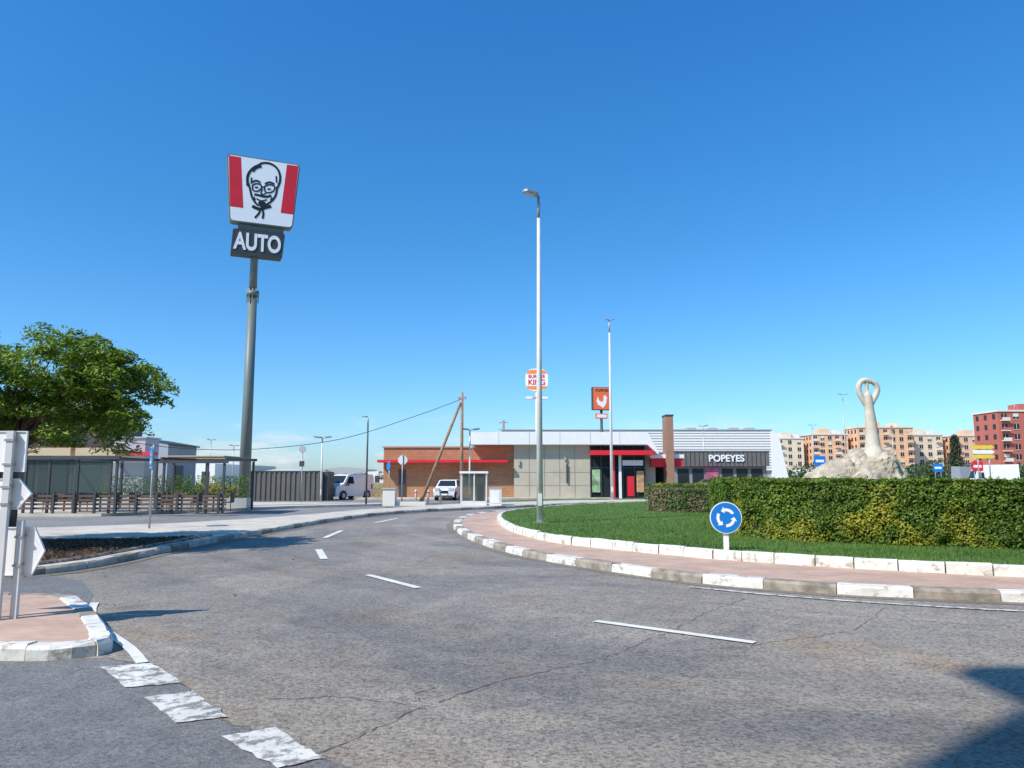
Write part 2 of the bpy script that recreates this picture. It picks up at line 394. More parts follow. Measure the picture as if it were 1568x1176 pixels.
cor=spline([(-12,6.9),(-6,6.9),(-4.3,6.82),(-3.85,6.95),(-3.72,7.2),(-4.0,7.7),(-4.5,8.45),(-5.15,9.3),(-5.7,9.85),(-6.8,10.0),(-12,10.0)],5)
sheet('pavement',offs(cor,.1),.12,PAVER,.115)
kerb('pavement_kerb',cor,.22,0,.132,[KERBG]*13+[KERBW,KERBW,KERBW,KERBW,KERBW,KERBG,KERBW,KERBW,KERBG],.55,side=1,jit=.01)
lk=spline([(-30,12.6),(-12,12.3),(-8.6,12.3),(-7.75,12.75),(-7.45,13.8),(-7.4,15.2),(-7.4,16.6),(-7.3,18.7),(-7.0,22.5),(-6.6,27.0),(-5.8,31.5),(-4.7,34.5),(-2.8,37.2),(-.5,39.8),(2,42.7),(6,46.6),(12,49.6),(19,49.3),(27,45),(33,38)],5)
wb=[(34,41),(28,48),(19,52.3),(11,52.6),(4,50),(-1,46),(-3,43.6),(-5.4,38.6),(-7.2,35.2),(-8.1,31.4),(-9.6,27.6),(-11,25),(-14,22.8),(-30,21.5)]
sheet('pavement.001',offs(lk,.1)+wb,.12,CONC,.115)
kerb('pavement_kerb.001',lk,.2,0,.132,[KERBG,KERBP,KERBP],.8,side=1)
strip('road_gutter.001',[(offs(lk,-.12),.28)],.008,A_DUST)
pl=[(-30,13.0),(-12,12.7),(-8.7,12.7),(-8.05,13.05),(-7.8,13.9),(-7.75,15.3),(-7.75,17),(-7.65,19.6),(-8.3,19),(-9.2,18.5),(-11,18.1),(-30,18.0)]
sheet('planter_soil',pl,.135,SOIL)
kerb('planter_edging',pl[3:],.1,.12,.17,[KERBG],1.0,side=1)
P=rng.uniform([-13,12.7],[-7.6,19],size=(12000,2)); P=P[inpoly(P,pl)]
LIT=leafmat('litter',(.05,.03,.018),(.20,.12,.07))
cards('soil_litter',np.c_[P,np.full(len(P),.15)],np.tile([0,0,1.],(len(P),1)),.035,.5,LIT,jit=.6)
P=rng.uniform([-7.6,7],[4,26],size=(260,2)); P=P[(P[:,0]<-2.8)]
cards('fallen_leaves',np.c_[P,np.full(len(P),.02)],np.tile([0,0,1.],(len(P),1)),.028,.5,leafmat('fallen',(.25,.16,.04),(.42,.3,.08)),jit=.3)
sheet('pavement.002',[(-40,30.5),(-17,31.5),(-14,36),(-11.5,40),(-7.2,43.3),(-8,45),(-14,46.5),(-40,46)],.12,CONC,.115)
sheet('grass_strip',[(-1.5,49),(3,53.5),(12,56),(12,54),(6,52),(0,47.5)],.10,LAWN,.09)
sheet('pavement.003',[(-11,53),(6,57),(12,57.5),(12,60),(-11,60)],.12,CONC,.11)

# ------------------------------------------------------------ hedges
def hedge(name,poly,z0,z1,nside,leaf,sz=.035):
    e=empty(name)
    n=len(poly)
    area=sum(poly[i][0]*poly[(i+1)%n][1]-poly[(i+1)%n][0]*poly[i][1] for i in range(n)); sgn=1 if area>0 else -1
    ins=[]
    for i in range(n):
        a=Vector(poly[i-1]);c=Vector(poly[(i+1)%n]);t=(c-a).normalized(); nn=Vector((-t.y,t.x))*sgn
        ins.append((poly[i][0]+nn.x*.17,poly[i][1]+nn.y*.17))
    b=B(); b.prism(ins,lambda a,c,d:(a,c,z0+d),z1-z0-.13,HEDGEC); o=b.build('core',e); bm_fix(o)
    C=[];Nn=[]
    for i in range(n):
        a=np.array(poly[i]);c=np.array(poly[(i+1)%n]);L=np.linalg.norm(c-a); t=(c-a)/L; nn=np.array([t[1],-t[0]])*sgn
        mid=(a+c)/2; dist=max(12,np.linalg.norm(mid)); facing=-(nn@mid)/dist
        k=int(nside*L*(z1-z0)*(1 if facing>-.2 else .15))
        u=rng.uniform(0,1,k); z=rng.uniform(z0,z1,k)
        p=a+(c-a)*u[:,None]
        off=np.array([mnoise.noise(Vector((x*1.1,y*1.1,zz*1.8)))*.15+mnoise.noise(Vector((x*5,y*5,zz*5)))*.08 for (x,y),zz in zip(p,z)])
        rd=-rng.exponential(.035,k)+off-.02-np.maximum(0,(z-z1+.15))*.6
        rd+=(rng.uniform(size=k)>.985)*rng.uniform(0,.09,k)
        p=p+nn*rd[:,None]
        C.append(np.c_[p,z]); Nn.append(np.tile([nn[0],nn[1],.55],(k,1)))
    x0,y0=np.min(poly,0);x1,y1=np.max(poly,0)
    k=int(nside*.8*(x1-x0)*(y1-y0)); P=rng.uniform([x0,y0],[x1,y1],size=(k,2)); P=P[inpoly(P,poly)]
    z=z1-.03+np.array([mnoise.noise(Vector((x*1.2,y*1.2,3)))*.06+mnoise.noise(Vector((x*6,y*6,3)))*.035 for x,y in P])-rng.exponential(.02,len(P))+ (rng.uniform(size=len(P))>.985)*rng.uniform(0,.09,len(P))
    C.append(np.c_[P,z]); Nn.append(np.tile([0,0,1.],(len(P),1)))
    cards('leaves',np.vstack(C),np.vstack(Nn),sz,.55,leaf,e)
hedge('hedge',[(6.9,26.5),(5.9,22),(5.12,18.4),(5.1,17.2),(5.6,16.2),(6.6,15.3),(7.8,14.75),(9.4,14.1),(12,13.5),(16,14.2),(21,16.8),(20,19),(15.5,16.6),(12,16.1),(9.6,16.9),(8.2,19),(8,22),(8.5,26.5)],.28,1.57,1900,HEDGEL,.032)
hedge('hedge.001',[(5.25,30.2),(6.3,28.9),(8.2,28.5),(10,32.5),(8,34)],.28,1.20,750,HEDGEW,.035)
hedge('hedge.002',[(5.4,30.9),(8.2,29.2),(12,34),(10,36)],.5,1.36,600,HEDGEL,.04)

# ------------------------------------------------------------ tree
def tree(name,base,cc,rx,ry,rz,nclump,per,leaf,lsz):
    e=empty(name,base); b=B()
    tr=[(0,0,0),(.05,.02,.7),(.0,.05,1.5),(.1,0,2.1)]
    b.tube(tr,[.17,.13,.12,.11],BARK,10)
    cl=[]
    while len(cl)<nclump:
        a=rng.uniform(0,2*np.pi); q=rng.uniform(-.8,1); rr=(rng.uniform(.3,1))**.55
        s=math.sqrt(max(0,1-q*q*.9))
        p=np.array([cc[0]+rx*rr*s*math.cos(a),cc[1]+ry*rr*s*math.sin(a),cc[2]+rz*rr*q])
        if mnoise.noise(Vector(p*.9))<-.25: continue
        p+=rng.normal(size=3)*.15; cl.append(p)
    for p in cl[::3]:
        m=Vector((cc[0]*.3+p[0]*.35,cc[1]*.3+p[1]*.35,2.1+(p[2]-2.1)*.55))
        b.tube([tr[-1],m,Vector(p)],[.05,.03,.008],BARK,6)
    b.build('trunk_and_limbs',e)
    C=[];Nn=[]
    for p in cl:
        r=rng.uniform(.22,.5)
        d=rng.normal(size=(per,3)); d/=np.linalg.norm(d,axis=1)[:,None]
        rad=rng.uniform(.1,1,per)**.5
        q=p+d*rad[:,None]*np.array([r*1.2,r*1.2,r*.5])
        q[:,2]-=((q[:,0]-p[0])**2+(q[:,1]-p[1])**2)*.7
        C.append(q); Nn.append(d*.5+[0,0,.9])
        if rng.uniform()<.7:
            a=math.atan2(p[1],p[0])+rng.normal()*.5; t=rng.uniform(0,1,46)
            L=rng.uniform(.4,.85); sp=np.c_[p[0]+np.cos(a)*t*L,p[1]+np.sin(a)*t*L,p[2]+.12-t*t*L*.9]+rng.normal(size=(46,3))*.035
            C.append(sp); Nn.append(np.tile([0,0,1.],(46,1)))
    cards('leaves',np.vstack(C),np.vstack(Nn),lsz,.34,leaf,e,jit=.5)
    return e
tree('tree',(-11.0,16.6,.12),(-.1,0,3.35),3.3,2.6,1.4,225,280,TREEL,.062)

# ------------------------------------------------------------ chicken restaurant totem
T=empty('restaurant_totem_sign',(-14.2,40.2,.1))
b=B(); b.tube([(0,0,0),(0,0,11.4)],[.31,.235],KPOLE,20); b.tube([(0,0,11.6),(0,0,15.6)],[.21,.19],KPOLE,20)
b.tube([(0,0,11.35),(0,0,11.62)],[.33,.33],KPOLE,20); b.tube([(0,0,0),(0,0,.06)],[.5,.5],GALV,16)
for k in range(10):
    a=k*.628; b.tube([(.3*math.cos(a),.3*math.sin(a),11.28),(.3*math.cos(a),.3*math.sin(a),11.72)],.025,GALV,6)
    b.box(.31*math.cos(a)-.02,.31*math.cos(a)+.02,.31*math.sin(a)-.02,.31*math.sin(a)+.02,11.0,11.35,KPOLE)
b.build('pole',T)
F=empty('sign_head',(.3,0,-.05),R(23)); F.parent=T
def rounded(pts,r=.12,n=4):
    out=[];L=len(pts)
    for i in range(L):
        p=Vector(pts[i]);a=(Vector(pts[i-1])-p).normalized();c=(Vector(pts[(i+1)%L])-p).normalized()
        for j in range(n+1):
            t=j/n; out.append(tuple((p+a*r)*(1-t)**2+p*2*t*(1-t)+(p+c*r)*t*t))
    return out
zb,zt=15.35,19.15
body=rounded([(-1.66,zb),(1.66,zb),(1.95,zt),(-1.95,zt)],.22)
LIGHTW=M('lightbox_white',(.95,.95,.94),.3,.01,2)
b=B(); b.prism(body,lambda x,z,d:(x,-.28+d,z),.56,KPOLE)
fr=rounded([(-1.60,zb+.07),(1.60,zb+.07),(1.88,zt-.07),(-1.88,zt-.07)],.18)
b.prism(fr,lambda x,z,d:(x,-.30+d,z),.03,LIGHTW)
b.prism(fr,lambda x,z,d:(x,.27+d,z),.03,LIGHTW)
def xe(z,s):
    t=(z-zb)/(zt-zb); return s*(1.60+(.28)*t)
for s in (-1,1):
    for yy in (-.305,.305):
        z0,z1=zb+.82,zt-.12
        b.add([(s*.98,yy,z0),(xe(z0,s),yy,z0),(xe(z1,s)-s*.02,yy,z1),(s*1.22,yy,z1)],[(0,1,2,3)],RED)
b.build('lightbox',F)
b=B()
def px(u,v): # artwork drawn on a 106x110 grid
    return (u-402)/52*1.82, 17.3-((v-294)-.225*(u-402))/53*1.9
def stroke(pts,w):
    pp=spline([px(*p) for p in pts],4)
    for a,c in zip(pp,pp[1:]):
        a=Vector(a);c=Vector(c);t=(c-a).normalized();n=Vector((-t.y,t.x))*w/2; a2=a-t*w*.25;c2=c+t*w*.25
        b.add([(p[0],-.312-.0003*(len(b.f)%7),p[1]) for p in (a2-n,c2-n,c2+n,a2+n)],[(0,1,2,3)],BLACK)
stroke([(379,284),(378,271),(381,262),(388,255),(396,252)],.14)
stroke([(388,259),(397,250),(409,250),(420,257),(426,268),(427,281),(423,292)],.12)
stroke([(386,262),(391,257),(398,255)],.09)
stroke([(380,281),(383,292),(386,303),(391,312),(396,317)],.11)
stroke([(423,290),(422,300),(418,309),(411,315),(405,318)],.11)
stroke([(384,272),(384,281)],.08); stroke([(421,272),(422,282)],.08)
stroke([(385,279),(391,277),(397,280)],.11); stroke([(405,283),(411,281),(418,284)],.11)
stroke([(386,284),(387,292),(394,294),(399,290),(398,284),(391,282),(386,284)],.08)
stroke([(404,287),(405,295),(411,298),(418,295),(419,288),(411,285),(404,287)],.08)
stroke([(399,287),(404,289)],.08)
stroke([(390,288),(394,288)],.09); stroke([(409,292),(413,292)],.09)
stroke([(401,291),(399,298),(403,300),(406,298)],.07)
stroke([(390,299),(397,301),(402,303),(408,304),(414,303)],.13)
stroke([(393,306),(400,310),(408,309)],.08)
stroke([(398,312),(401,318),(404,313)],.2)
stroke([(388,318),(398,323),(408,321),(414,320)],.18)
stroke([(400,322),(397,330),(392,336)],.11); stroke([(402,323),(404,331),(403,338)],.11)
stroke([(389,303),(391,308)],.07); stroke([(416,306),(414,310)],.07)
b.build('portrait',F)
b=B(); b.prism(rounded([(-1.38,13.55),(1.30,13.55),(1.42,14.98),(-1.30,14.98)],.1),lambda x,z,d:(x-.15,-.28+d,z),.56,DGREY)
b.box(-1.2,1.2,-.1,.1,15.05,15.3,KPOLE); b.build('name_box',F)
text('letters','AUTO',1.3,SIGNW,F,(-.15,-.30,14.27),(R(90),0,0),.04,.01,.67)

# ------------------------------------------------------------ lamps
def lamp(loc,h,r0,r1,mat,head='single',ang=math.pi,arm=.35,hs=1.0,base=True):
    b=B(); b.tube([(0,0,0),(0,0,h*.5),(0,0,h*.93)],[r0,(r0+r1)/2,r1],mat,14)
    b.tube([(0,0,h*.93),(0,0,h)],[r1*.9,r1*.9],GALV,12)
    if base:
        b.box(-r0*1.9,r0*1.9,-r0*1.9,r0*1.9,0,.02,GALV); b.box(-r0*.6,r0*.6,-r0*1.03,-r0*.8,.5,.85,mat)
    for a in ([ang] if head=='single' else [ang,ang+math.pi]):
        c,s=math.cos(a),math.sin(a)
        b.tube([(0,0,h-.03),(c*arm*.5,s*arm*.5,h+.03),(c*arm,s*arm,h+.04)],r1*.55,GALV,8)
        L=.5*hs;w=.15*hs
        pl_=[(0,-w*.4),(L*.3,-w),(L*.85,-w*.9),(L,-w*.4),(L,w*.4),(L*.85,w*.9),(L*.3,w),(0,w*.4)]
        b.prism(pl_,lambda x,y,d:((x+arm-.1)*c-y*s,(x+arm-.1)*s+y*c,h+.01+d+x*.12),.07*hs,GALV)
        b.prism([(L*.3,-w*.7),(L*.85,-w*.6),(L*.85,w*.6),(L*.3,w*.7)],lambda x,y,d:((x+arm-.1)*c-y*s,(x+arm-.1)*s+y*c,h-.006+d+x*.12),.012,LAMPG)
    o=b.build('street_lamp',loc=loc); bm_fix(o)
    return o
lamp((.82,22.35,.28),9.95,.10,.05,POLEW,'single',R(205),.12,1.0)
lamp((6.75,51.2,.12),12.3,.11,.06,POLEW,'double',R(10),.1,.7)
lamp((-8.2,42.7,.1),4.9,.055,.045,DGREY,'single',R(180),.12,.7)
lamp((-12.2,48.4,.0),4.1,.06,.045,OFFW,'double',R(15),.12,1.1)
lamp((-2.52,45.0,.1),4.3,.06,.045,OFFW,'double',R(20),.15,1.1)
for (x,y,h,a) in ((62,140,17,0),(72,180,14,0),(-60,150,9,1),(46,160,10,2),(-48,130,7,1),(86,170,13,1),(-17,190,9,0),(28,110,9,2)):
    lamp((x,y,0),h,.12,.07,LGREY,'double',a,.3,1.6,False)

e=empty('utility_pole',(-2.95,44.2,.1)); b=B()
b.tube([(0,0,0),(0,0,6.5)],[.11,.075],WOOD,10)
b.tube([(-2.35,-.1,0),(-1.2,-.08,3.0),(-.08,-.05,5.9)],[.10,.09,.075],WOOD,10)
b.box(-.25,.25,-.06,.06,6.1,6.2,GALV); b.tube([(-2.5,-.4,0),(-2.0,.4,1.1)],.05,WOOD,8)
for x in(-.2,0,.2): b.tube([(x,0,6.2),(x,0,6.36)],.03,LGREY,8)
b.build('timber_poles',e)
b=B()
w=spline([(-.05,0,6.1),(-2.6,0,5.15),(-7.1,0,3.75),(-11.7,-1,3.12),(-15.5,-2,3.12),(-18.5,-3,3.5)],8); b.tube(w,.018,BLACK,5)
b.build('cable',e)
e=empty('utility_pole.001',(-1.7,150,0)); b=B(); b.tube([(0,0,0),(0,0,13)],[.3,.2],WOOD,8)
for z in (11.0,12.4): b.box(-.9,.9,-.1,.1,z,z+.2,GALV)
b.build('pole_and_crossarms',e)

# ------------------------------------------------------------ signs
e=empty('roundabout_sign',(3.92,14.0,.13),R(-6)); b=B()
b.box(-.045,.045,-.03,.03,0,.95,SIGNW)
def disc(b,r,y0,y1,mat,n=40,zc=0):
    b.prism([(r*math.cos(2*math.pi*k/n),zc+r*math.sin(2*math.pi*k/n)) for k in range(n)],lambda x,z,d:(x,y0+(y1-y0)*d,z),1,mat)
disc(b,.29,-.06,-.035,LGREY,40,.74); disc(b,.285,-.066,-.059,SIGNW,40,.74); disc(b,.272,-.070,-.065,BLUE,40,.74)
for k in range(3):
    a0=R(30+120*k); r1,r2=.118,.17
    A=[a0+R(72)*j/8 for j in range(9)]
    pts=[(r2*math.cos(a),r2*math.sin(a)) for a in A]+[(r1*math.cos(a),r1*math.sin(a)) for a in A[::-1]]
    b.add([(x,-.073,.74+z) for x,z in pts],[[j,j+1,16-j,17-j] for j in range(8)],SIGNW)
    a=A[-1]; b.add([(.205*math.cos(a),-.073,.74+.205*math.sin(a)),(.145*math.cos(a+.42),-.073,.74+.145*math.sin(a+.42)),(.085*math.cos(a),-.073,.74+.085*math.sin(a))],[(0,1,2)],SIGNW)
b.build('sign_plate_and_post',e)

e=empty('direction_sign',(-5.40,8.1,.12),R(4)); b=B()
b.box(-.035,.035,-.02,.03,0,1.98,OFFW); b.box(.10,.165,.06,.11,0,1.02,OFFW); b.box(-.20,-.14,.06,.11,0,1.0,OFFW)
def board(b,poly,y):
    b.prism(poly,lambda x,z,d:(x,y+d,z),.015,SIGNW)
    n=len(poly); cx=sum(p[0] for p in poly)/n; cz=sum(p[1] for p in poly)/n
    for k in range(n):
        a=poly[k];c=poly[(k+1)%n]; ai=(a[0]+(cx-a[0])*.02,a[1]+(cz-a[1])*.04); ci=(c[0]+(cx-c[0])*.02,c[1]+(cz-c[1])*.04)
        b.prism([a,c,ci,ai],lambda x,z,d:(x,y-.014+d,z),.0135,SIGNW)
board(b,[(-.75,1.54),(.15,1.54),(.15,1.98),(-.75,1.98)],.045)
board(b,[(-.85,1.14),(.10,1.14),(.24,1.31),(.10,1.47),(-.85,1.47)],.045)
board(b,[(-.12,.44),(.26,.44),(.38,.70),(.26,.95),(-.12,.95)],.125)
for z in (1.2,1.38,1.62,1.88): b.box(-.05,.05,-.03,.044,z-.012,z+.012,GALV)
for z in (.55,.85): b.box(.09,.18,.05,.124,z-.012,z+.012,GALV)
bm_fix(b.build('posts_and_boards',e))

e=empty('pedestrian_crossing_sign',(-10.65,22.4,.12),R(-58)); b=B(); b.tube([(0,0,0),(0,0,2.45)],.03,GALV,8)
b.prism(rounded([(-.3,1.75),(.3,1.75),(.3,2.4),(-.3,2.4)],.12),lambda x,z,d:(x,-.06+d,z),.025,LGREY,LGREY)
b.add([(-.26,-.066,1.79),(.26,-.066,1.79),(.26,-.066,2.36),(-.26,-.066,2.36)],[(0,1,2,3)],BLUE)
b.add([(-.17,-.07,1.9),(.17,-.07,1.9),(0,-.07,2.24)],[(0,1,2)],SIGNW)
b.box(-.03,.03,-.075,-.072,1.93,2.12,BLACK); b.build('sign_plate_and_post',e)
e=empty('stop_sign',(-6.6,45.5,.1)); b=B(); b.tube([(0,0,0),(0,0,2.9)],.035,GALV,8)
b.prism([(.3*math.cos(R(22.5+45*k)),2.55+.3*math.sin(R(22.5+45*k))) for k in range(8)],lambda x,z,d:(x,.04+d,z),.02,OFFW); b.build('sign_plate_and_post',e)
e=empty('traffic_sign',(-7.55,46.5,0),R(-55)); b=B(); b.tube([(0,0,0),(0,0,2.6)],.03,GALV,8); disc(b,.24,-.06,-.04,BLUE,24,2.3); b.build('sign_plate_and_post',e)
e=empty('traffic_sign.001',(-13.4,48.2,0)); b=B(); b.tube([(0,0,0),(0,0,3.3)],.045,GALV,8); disc(b,.22,-.06,-.02,LGREY,24,3.4); b.box(-.16,.16,-.06,-.04,2.3,2.65,DGREY); b.build('sign_plate_and_post',e)
e=empty('direction_sign.001',(50,80,0)); b=B(); b.tube([(-.6,0,0),(-.6,0,4.9)],.07,GALV,8); b.tube([(.6,0,0),(.6,0,4.9)],.07,GALV,8)
for i in range(3): b.prism([(-1.1,3.6+i*.5),(.9,3.6+i*.5),(1.2,3.8+i*.5),(.9,4.0+i*.5),(-1.1,4.0+i*.5)],lambda x,z,d:(x,-.1+d,z),.05,YEL if i!=1 else SIGNW)
b.build('boards_and_posts',e)
for i,(x,y,h,m) in enumerate(((37.5,92,4.2,BLUE),(58.5,95,3.6,RED),(62,110,3.6,BLUE))):
    e=empty('information_sign',(x,y,0)); b=B(); b.tube([(-.4,0,0),(-.4,0,h)],.05,GALV,8); b.tube([(.4,0,0),(.4,0,h)],.05,GALV,8); b.box(-.7,.7,-.08,-.04,h-1.2,h,m); b.box(-.5,.5,-.085,-.081,h-.75,h-.45,SIGNW); b.build('board_and_posts',e)

e=empty('burger_restaurant_totem_sign',(2.48,75,0)); b=B()
b.tube([(0,0,0),(0,0,10.6)],[.16,.12],OFFW,12)
def ell(rx,rz,zc,n=48,sq=.72):
    o=[]
    for k in range(n):
        t=2*math.pi*k/n; c,s=math.cos(t),math.sin(t)
        o.append((rx*math.copysign(abs(c)**sq,c),zc+rz*math.copysign(abs(s)**sq,s)))
    return o
b.prism(ell(1.14,1.14,11.35),lambda x,z,d:(x,-.15+d,z),.3,SIGNW)
def half(mat,z0,z1,rx=1.02):
    n=20; pts=[]
    for k in range(n+1):
        t=math.pi*k/n; c,s=math.cos(t),math.sin(t)
        pts.append((rx*math.copysign(abs(c)**.6,c), z0+(z1-z0)*abs(s)**.8))
    b.add([(x,-.155,z) for x,z in pts],[list(range(len(pts)))],mat)
half(BUN,11.95,12.38); half(BUN,10.72,10.33)
b.box(-1.1,1.1,-.08,.08,9.42,9.68,LGREY); b.box(-1.1,1.1,-.1,-.085,9.45,9.65,SIGNW)
b.build('board_and_pole',e)
text('letters','BURGER',.50,RED,e,(0,-.17,11.68),(R(90),0,0),.008,.01,.92)
text('letters_lower','KING',.74,RED,e,(0,-.17,11.08),(R(90),0,0),.016,.01,.98)
text('tag_letters','AUTO 24',.22,RED,e,(0,-.12,9.55),(R(90),0,0),.008,.005,1)
e=empty('chicken_restaurant_totem_sign',(8.95,75,0),R(10)); b=B()
b.tube([(0,0,0),(0,0,8.3)],[.17,.13],DGREY,12)
b.box(-.95,.95,-.25,.25,8.3,10.6,DGREY); b.box(-.88,.94,-.27,-.251,8.35,10.55,ORANGE); b.box(-.6,.6,-.15,.15,7.45,7.95,ORANGE); b.box(-.5,.5,-.16,-.151,7.55,7.85,SIGNW)
b.add([(x*.6+.02,-.275,z*.66+9.15) for x,z in ((-1,.1),(-.7,.75),(-.55,.2),(-.1,-.1),(.2,.1),(.25,.8),(.55,1.0),(.75,.7),(.95,.55),(.75,.35),(.7,-.3),(.35,-.75),(.1,-1.0),(-.2,-.75),(-.75,-.5))],[list(range(15))],SIGNW)
b.build('board_and_pole',e); text('letters','POPEYES',.36,DGREY,e,(0,-.28,10.25),(R(90),0,0),.012,.005,.95)

# ------------------------------------------------------------ restaurants
JOINT=M('joint',(.28,.24,.18),.9,.1,2)
e=empty('burger_restaurant')
b=B()
b.box(-9.8,.15,57.6,70,0,3.85,BROWNB); b.box(-2.7,.15,57.55,57.598,0,4.02,BROWNB)
b.box(.15,5.9,57.2,70,0,4.05,BEIGEW)
for x in (1.3,2.45,3.6,4.75): b.box(x-.012,x+.012,57.18,57.199,0,4.03,JOINT)
for z in (1.0,2.0,3.0): b.box(.16,5.89,57.185,57.198,z-.01,z+.01,JOINT)
b.box(4.1,4.2,57.05,57.17,1.2,2.6,DGREY); b.box(.45,.6,57.05,57.17,2.5,2.9,LGREY); b.box(3.95,4.1,57.0,57.17,2.9,3.15,LGREY)
b.build('walls',e)
b=B()
b.box(-9.9,-3.2,57.5,57.59,3.86,3.96,BROWNB); b.box(-9.7,.1,57.7,69.9,3.855,3.9,LGREY)
b.box(-3.2,10.2,56.6,70.2,4.06,5.0,WHITE); b.box(-3.15,10.15,56.58,56.599,4.03,4.09,LGREY)
for x in (-1.0,1.3,3.6,5.9,8.1): b.box(x-.01,x+.01,56.585,56.598,4.1,4.99,LGREY)
b.prism([(10.2,4.06),(11.0,3.3),(11.0,3.5),(10.2,5.0)],lambda x,z,d:(x,56.6+d,z),8,WHITE)
b.box(-10.1,-.3,56.5,57.54,2.72,2.92,RED)
b.box(5.9,10.6,56.2,57.2,3.28,3.62,RED); b.box(10.6,13.0,57.5,62,2.4,3.05,RED); b.box(10.5,13.1,57.4,62.1,3.06,3.35,WHITE)
b.build('roof_and_canopies',e)
b=B()
b.box(5.95,10.1,57.25,57.3,0,4.0,GLASS)
for x in (5.95,6.75,7.6,8.4,9.25,10.05): b.box(x-.04,x+.04,57.15,57.24,0,4.0,DGREY)
for z in (.05,2.3,3.2): b.box(5.95,10.1,57.16,57.235,z,z+.07,DGREY)
b.box(7.45,7.75,56.9,57.1,0,3.27,RED); b.box(8.05,8.25,56.95,57.1,0,3.27,WHITE); b.box(6.05,6.65,57.1,57.14,.5,2.2,M('poster',(.3,.45,.25),.5,.6,2)); b.box(9.4,9.95,57.1,57.14,.5,2.1,M('poster_b',(.55,.3,.15),.5,.6,2))
b.box(8.7,9.2,57.1,57.14,.2,1.7,RED); b.box(8.35,9.9,57.05,57.13,2.5,2.9,WHITE); b.box(11.0,12.9,60.0,60.1,0,2.4,GLASS); b.box(10.1,11.0,58,58.2,0,3.2,BEIGEW)
b.box(-8.6,-8.1,57.5,57.59,0,2.2,DGREY)
b.build('windows_and_doors',e)
b=B(); b.box(11.7,12.25,57,58.4,0,6.25,REDBR); b.box(11.66,12.29,56.96,58.44,6.251,6.36,DGREY); b.build('brick_tower',e)
b=B()
for x,y,w_,h_ in ((-1.5,63,1.6,.9),(3.0,64,2.0,.7),(7,65,1.3,.9)): b.box(x,x+w_,y,y+1.2,5.01,5.0+h_*.35,LGREY)
b.build('rooftop_units',e)

e=empty('chicken_restaurant'); b=B()
b.box(20.2,32,95,110,0,3.0,M('grey_render',(.28,.265,.25),.8,.1,1)); b.box(18.8,20.19,96,108,0,2.9,OFFW)
b.build('walls',e); b=B(); b.box(20.0,32.2,94.4,110.3,3.01,4.85,M('dark_fascia',(.16,.14,.125),.6,.1,1)); b.box(18.6,19.99,95.6,108,2.91,3.5,RED); b.box(19.9,32.3,94.3,110.4,4.86,4.98,LGREY)
for i in range(22): b.box(20.1+i*.55,20.14+i*.55,94.36,94.399,3.05,4.8,BLACK)
b.build('fascia',e); b=B()
for i in range(6): b.box(20.8+i*1.85,22.2+i*1.85,94.93,94.99,.4,2.7,GLASS)
b.box(24.3,25.9,94.85,94.92,0,2.9,M('poster_pink',(.5,.12,.2),.5,.6,1)); b.build('windows',e)
text('letters','POPEYES',1.15,SIGNW,e,(26.8,94.3,3.95),(R(90),0,0),.03,.03,1.0)

e=empty('shopping_centre'); b=B()
b.box(-2,47,137,170,0,10.1,LOUV)
b.prism([(47,0),(50.2,0),(48.4,9.4),(47,10.1)],lambda x,z,d:(x,136.5+d,z),30,WHITE)
b.build('walls',e); b=B()
for i in range(15): b.box(-2,47,136.55,136.98,2.9+i*.48,2.9+i*.48+.36,WHITE)
b.build('louvres',e); b=B(); b.box(14,46,136.8,136.97,.1,2.6,GLASS); b.box(-2,47.3,136.4,136.99,10.11,10.3,LGREY)
for x in (33,37,41,44): b.box(x,x+1.6,141,143,10.2,10.9,LGREY)
b.build('glazing_and_trim',e)

e=empty('fried_chicken_restaurant'); b=B()
b.box(-46,-24.6,47,50,0,4.7,DGREY); b.box(-24.6,-22.6,46.4,48.2,0,4.0,SHEDW); b.build('walls',e)
b=B(); b.box(-46,-24.7,46.2,46.99,3.15,3.42,RED); b.box(-24.7,-21.8,45.6,46.39,2.95,3.15,RED); b.box(-46.1,-24.5,46.9,50.1,4.71,4.85,DGREY); b.box(-24.65,-22.5,46.3,48.3,4.01,4.1,LGREY); b.build('fascia_and_canopy',e)
b=B()
for i in range(8): b.box(-42+i*2.1,-40.2+i*2.1,46.9,46.98,.3,2.9,GLASS)
b.build('windows',e)
e=empty('warehouse'); b=B()
b.prism([(-36,0),(-28.3,0),(-28.3,4.4),(-31,4.85),(-36,4.85)],lambda x,z,d:(x,62+d,z),5.6,SHEDW)
b.add([(-36.1,61.9,4.87),(-31,61.9,4.87),(-31,67.8,4.87),(-36.1,67.8,4.87)],[(0,1,2,3)],DGREY); b.add([(-31,61.9,4.87),(-28.1,61.9,4.38),(-28.1,67.8,4.38),(-31,67.8,4.87)],[(0,1,2,3)],DGREY)
b.box(-28.15,-28.08,61.9,67.8,4.25,4.37,DGREY); b.build('walls_and_roof',e); b=B()
for i in range(19): b.box(-28.299,-28.27,62.1+i*.29,62.14+i*.29,0,4.24,LGREY)
b.box(-28.29,-28.24,63.5,65,.05,2.6,DGREY); b.build('cladding_ribs',e)

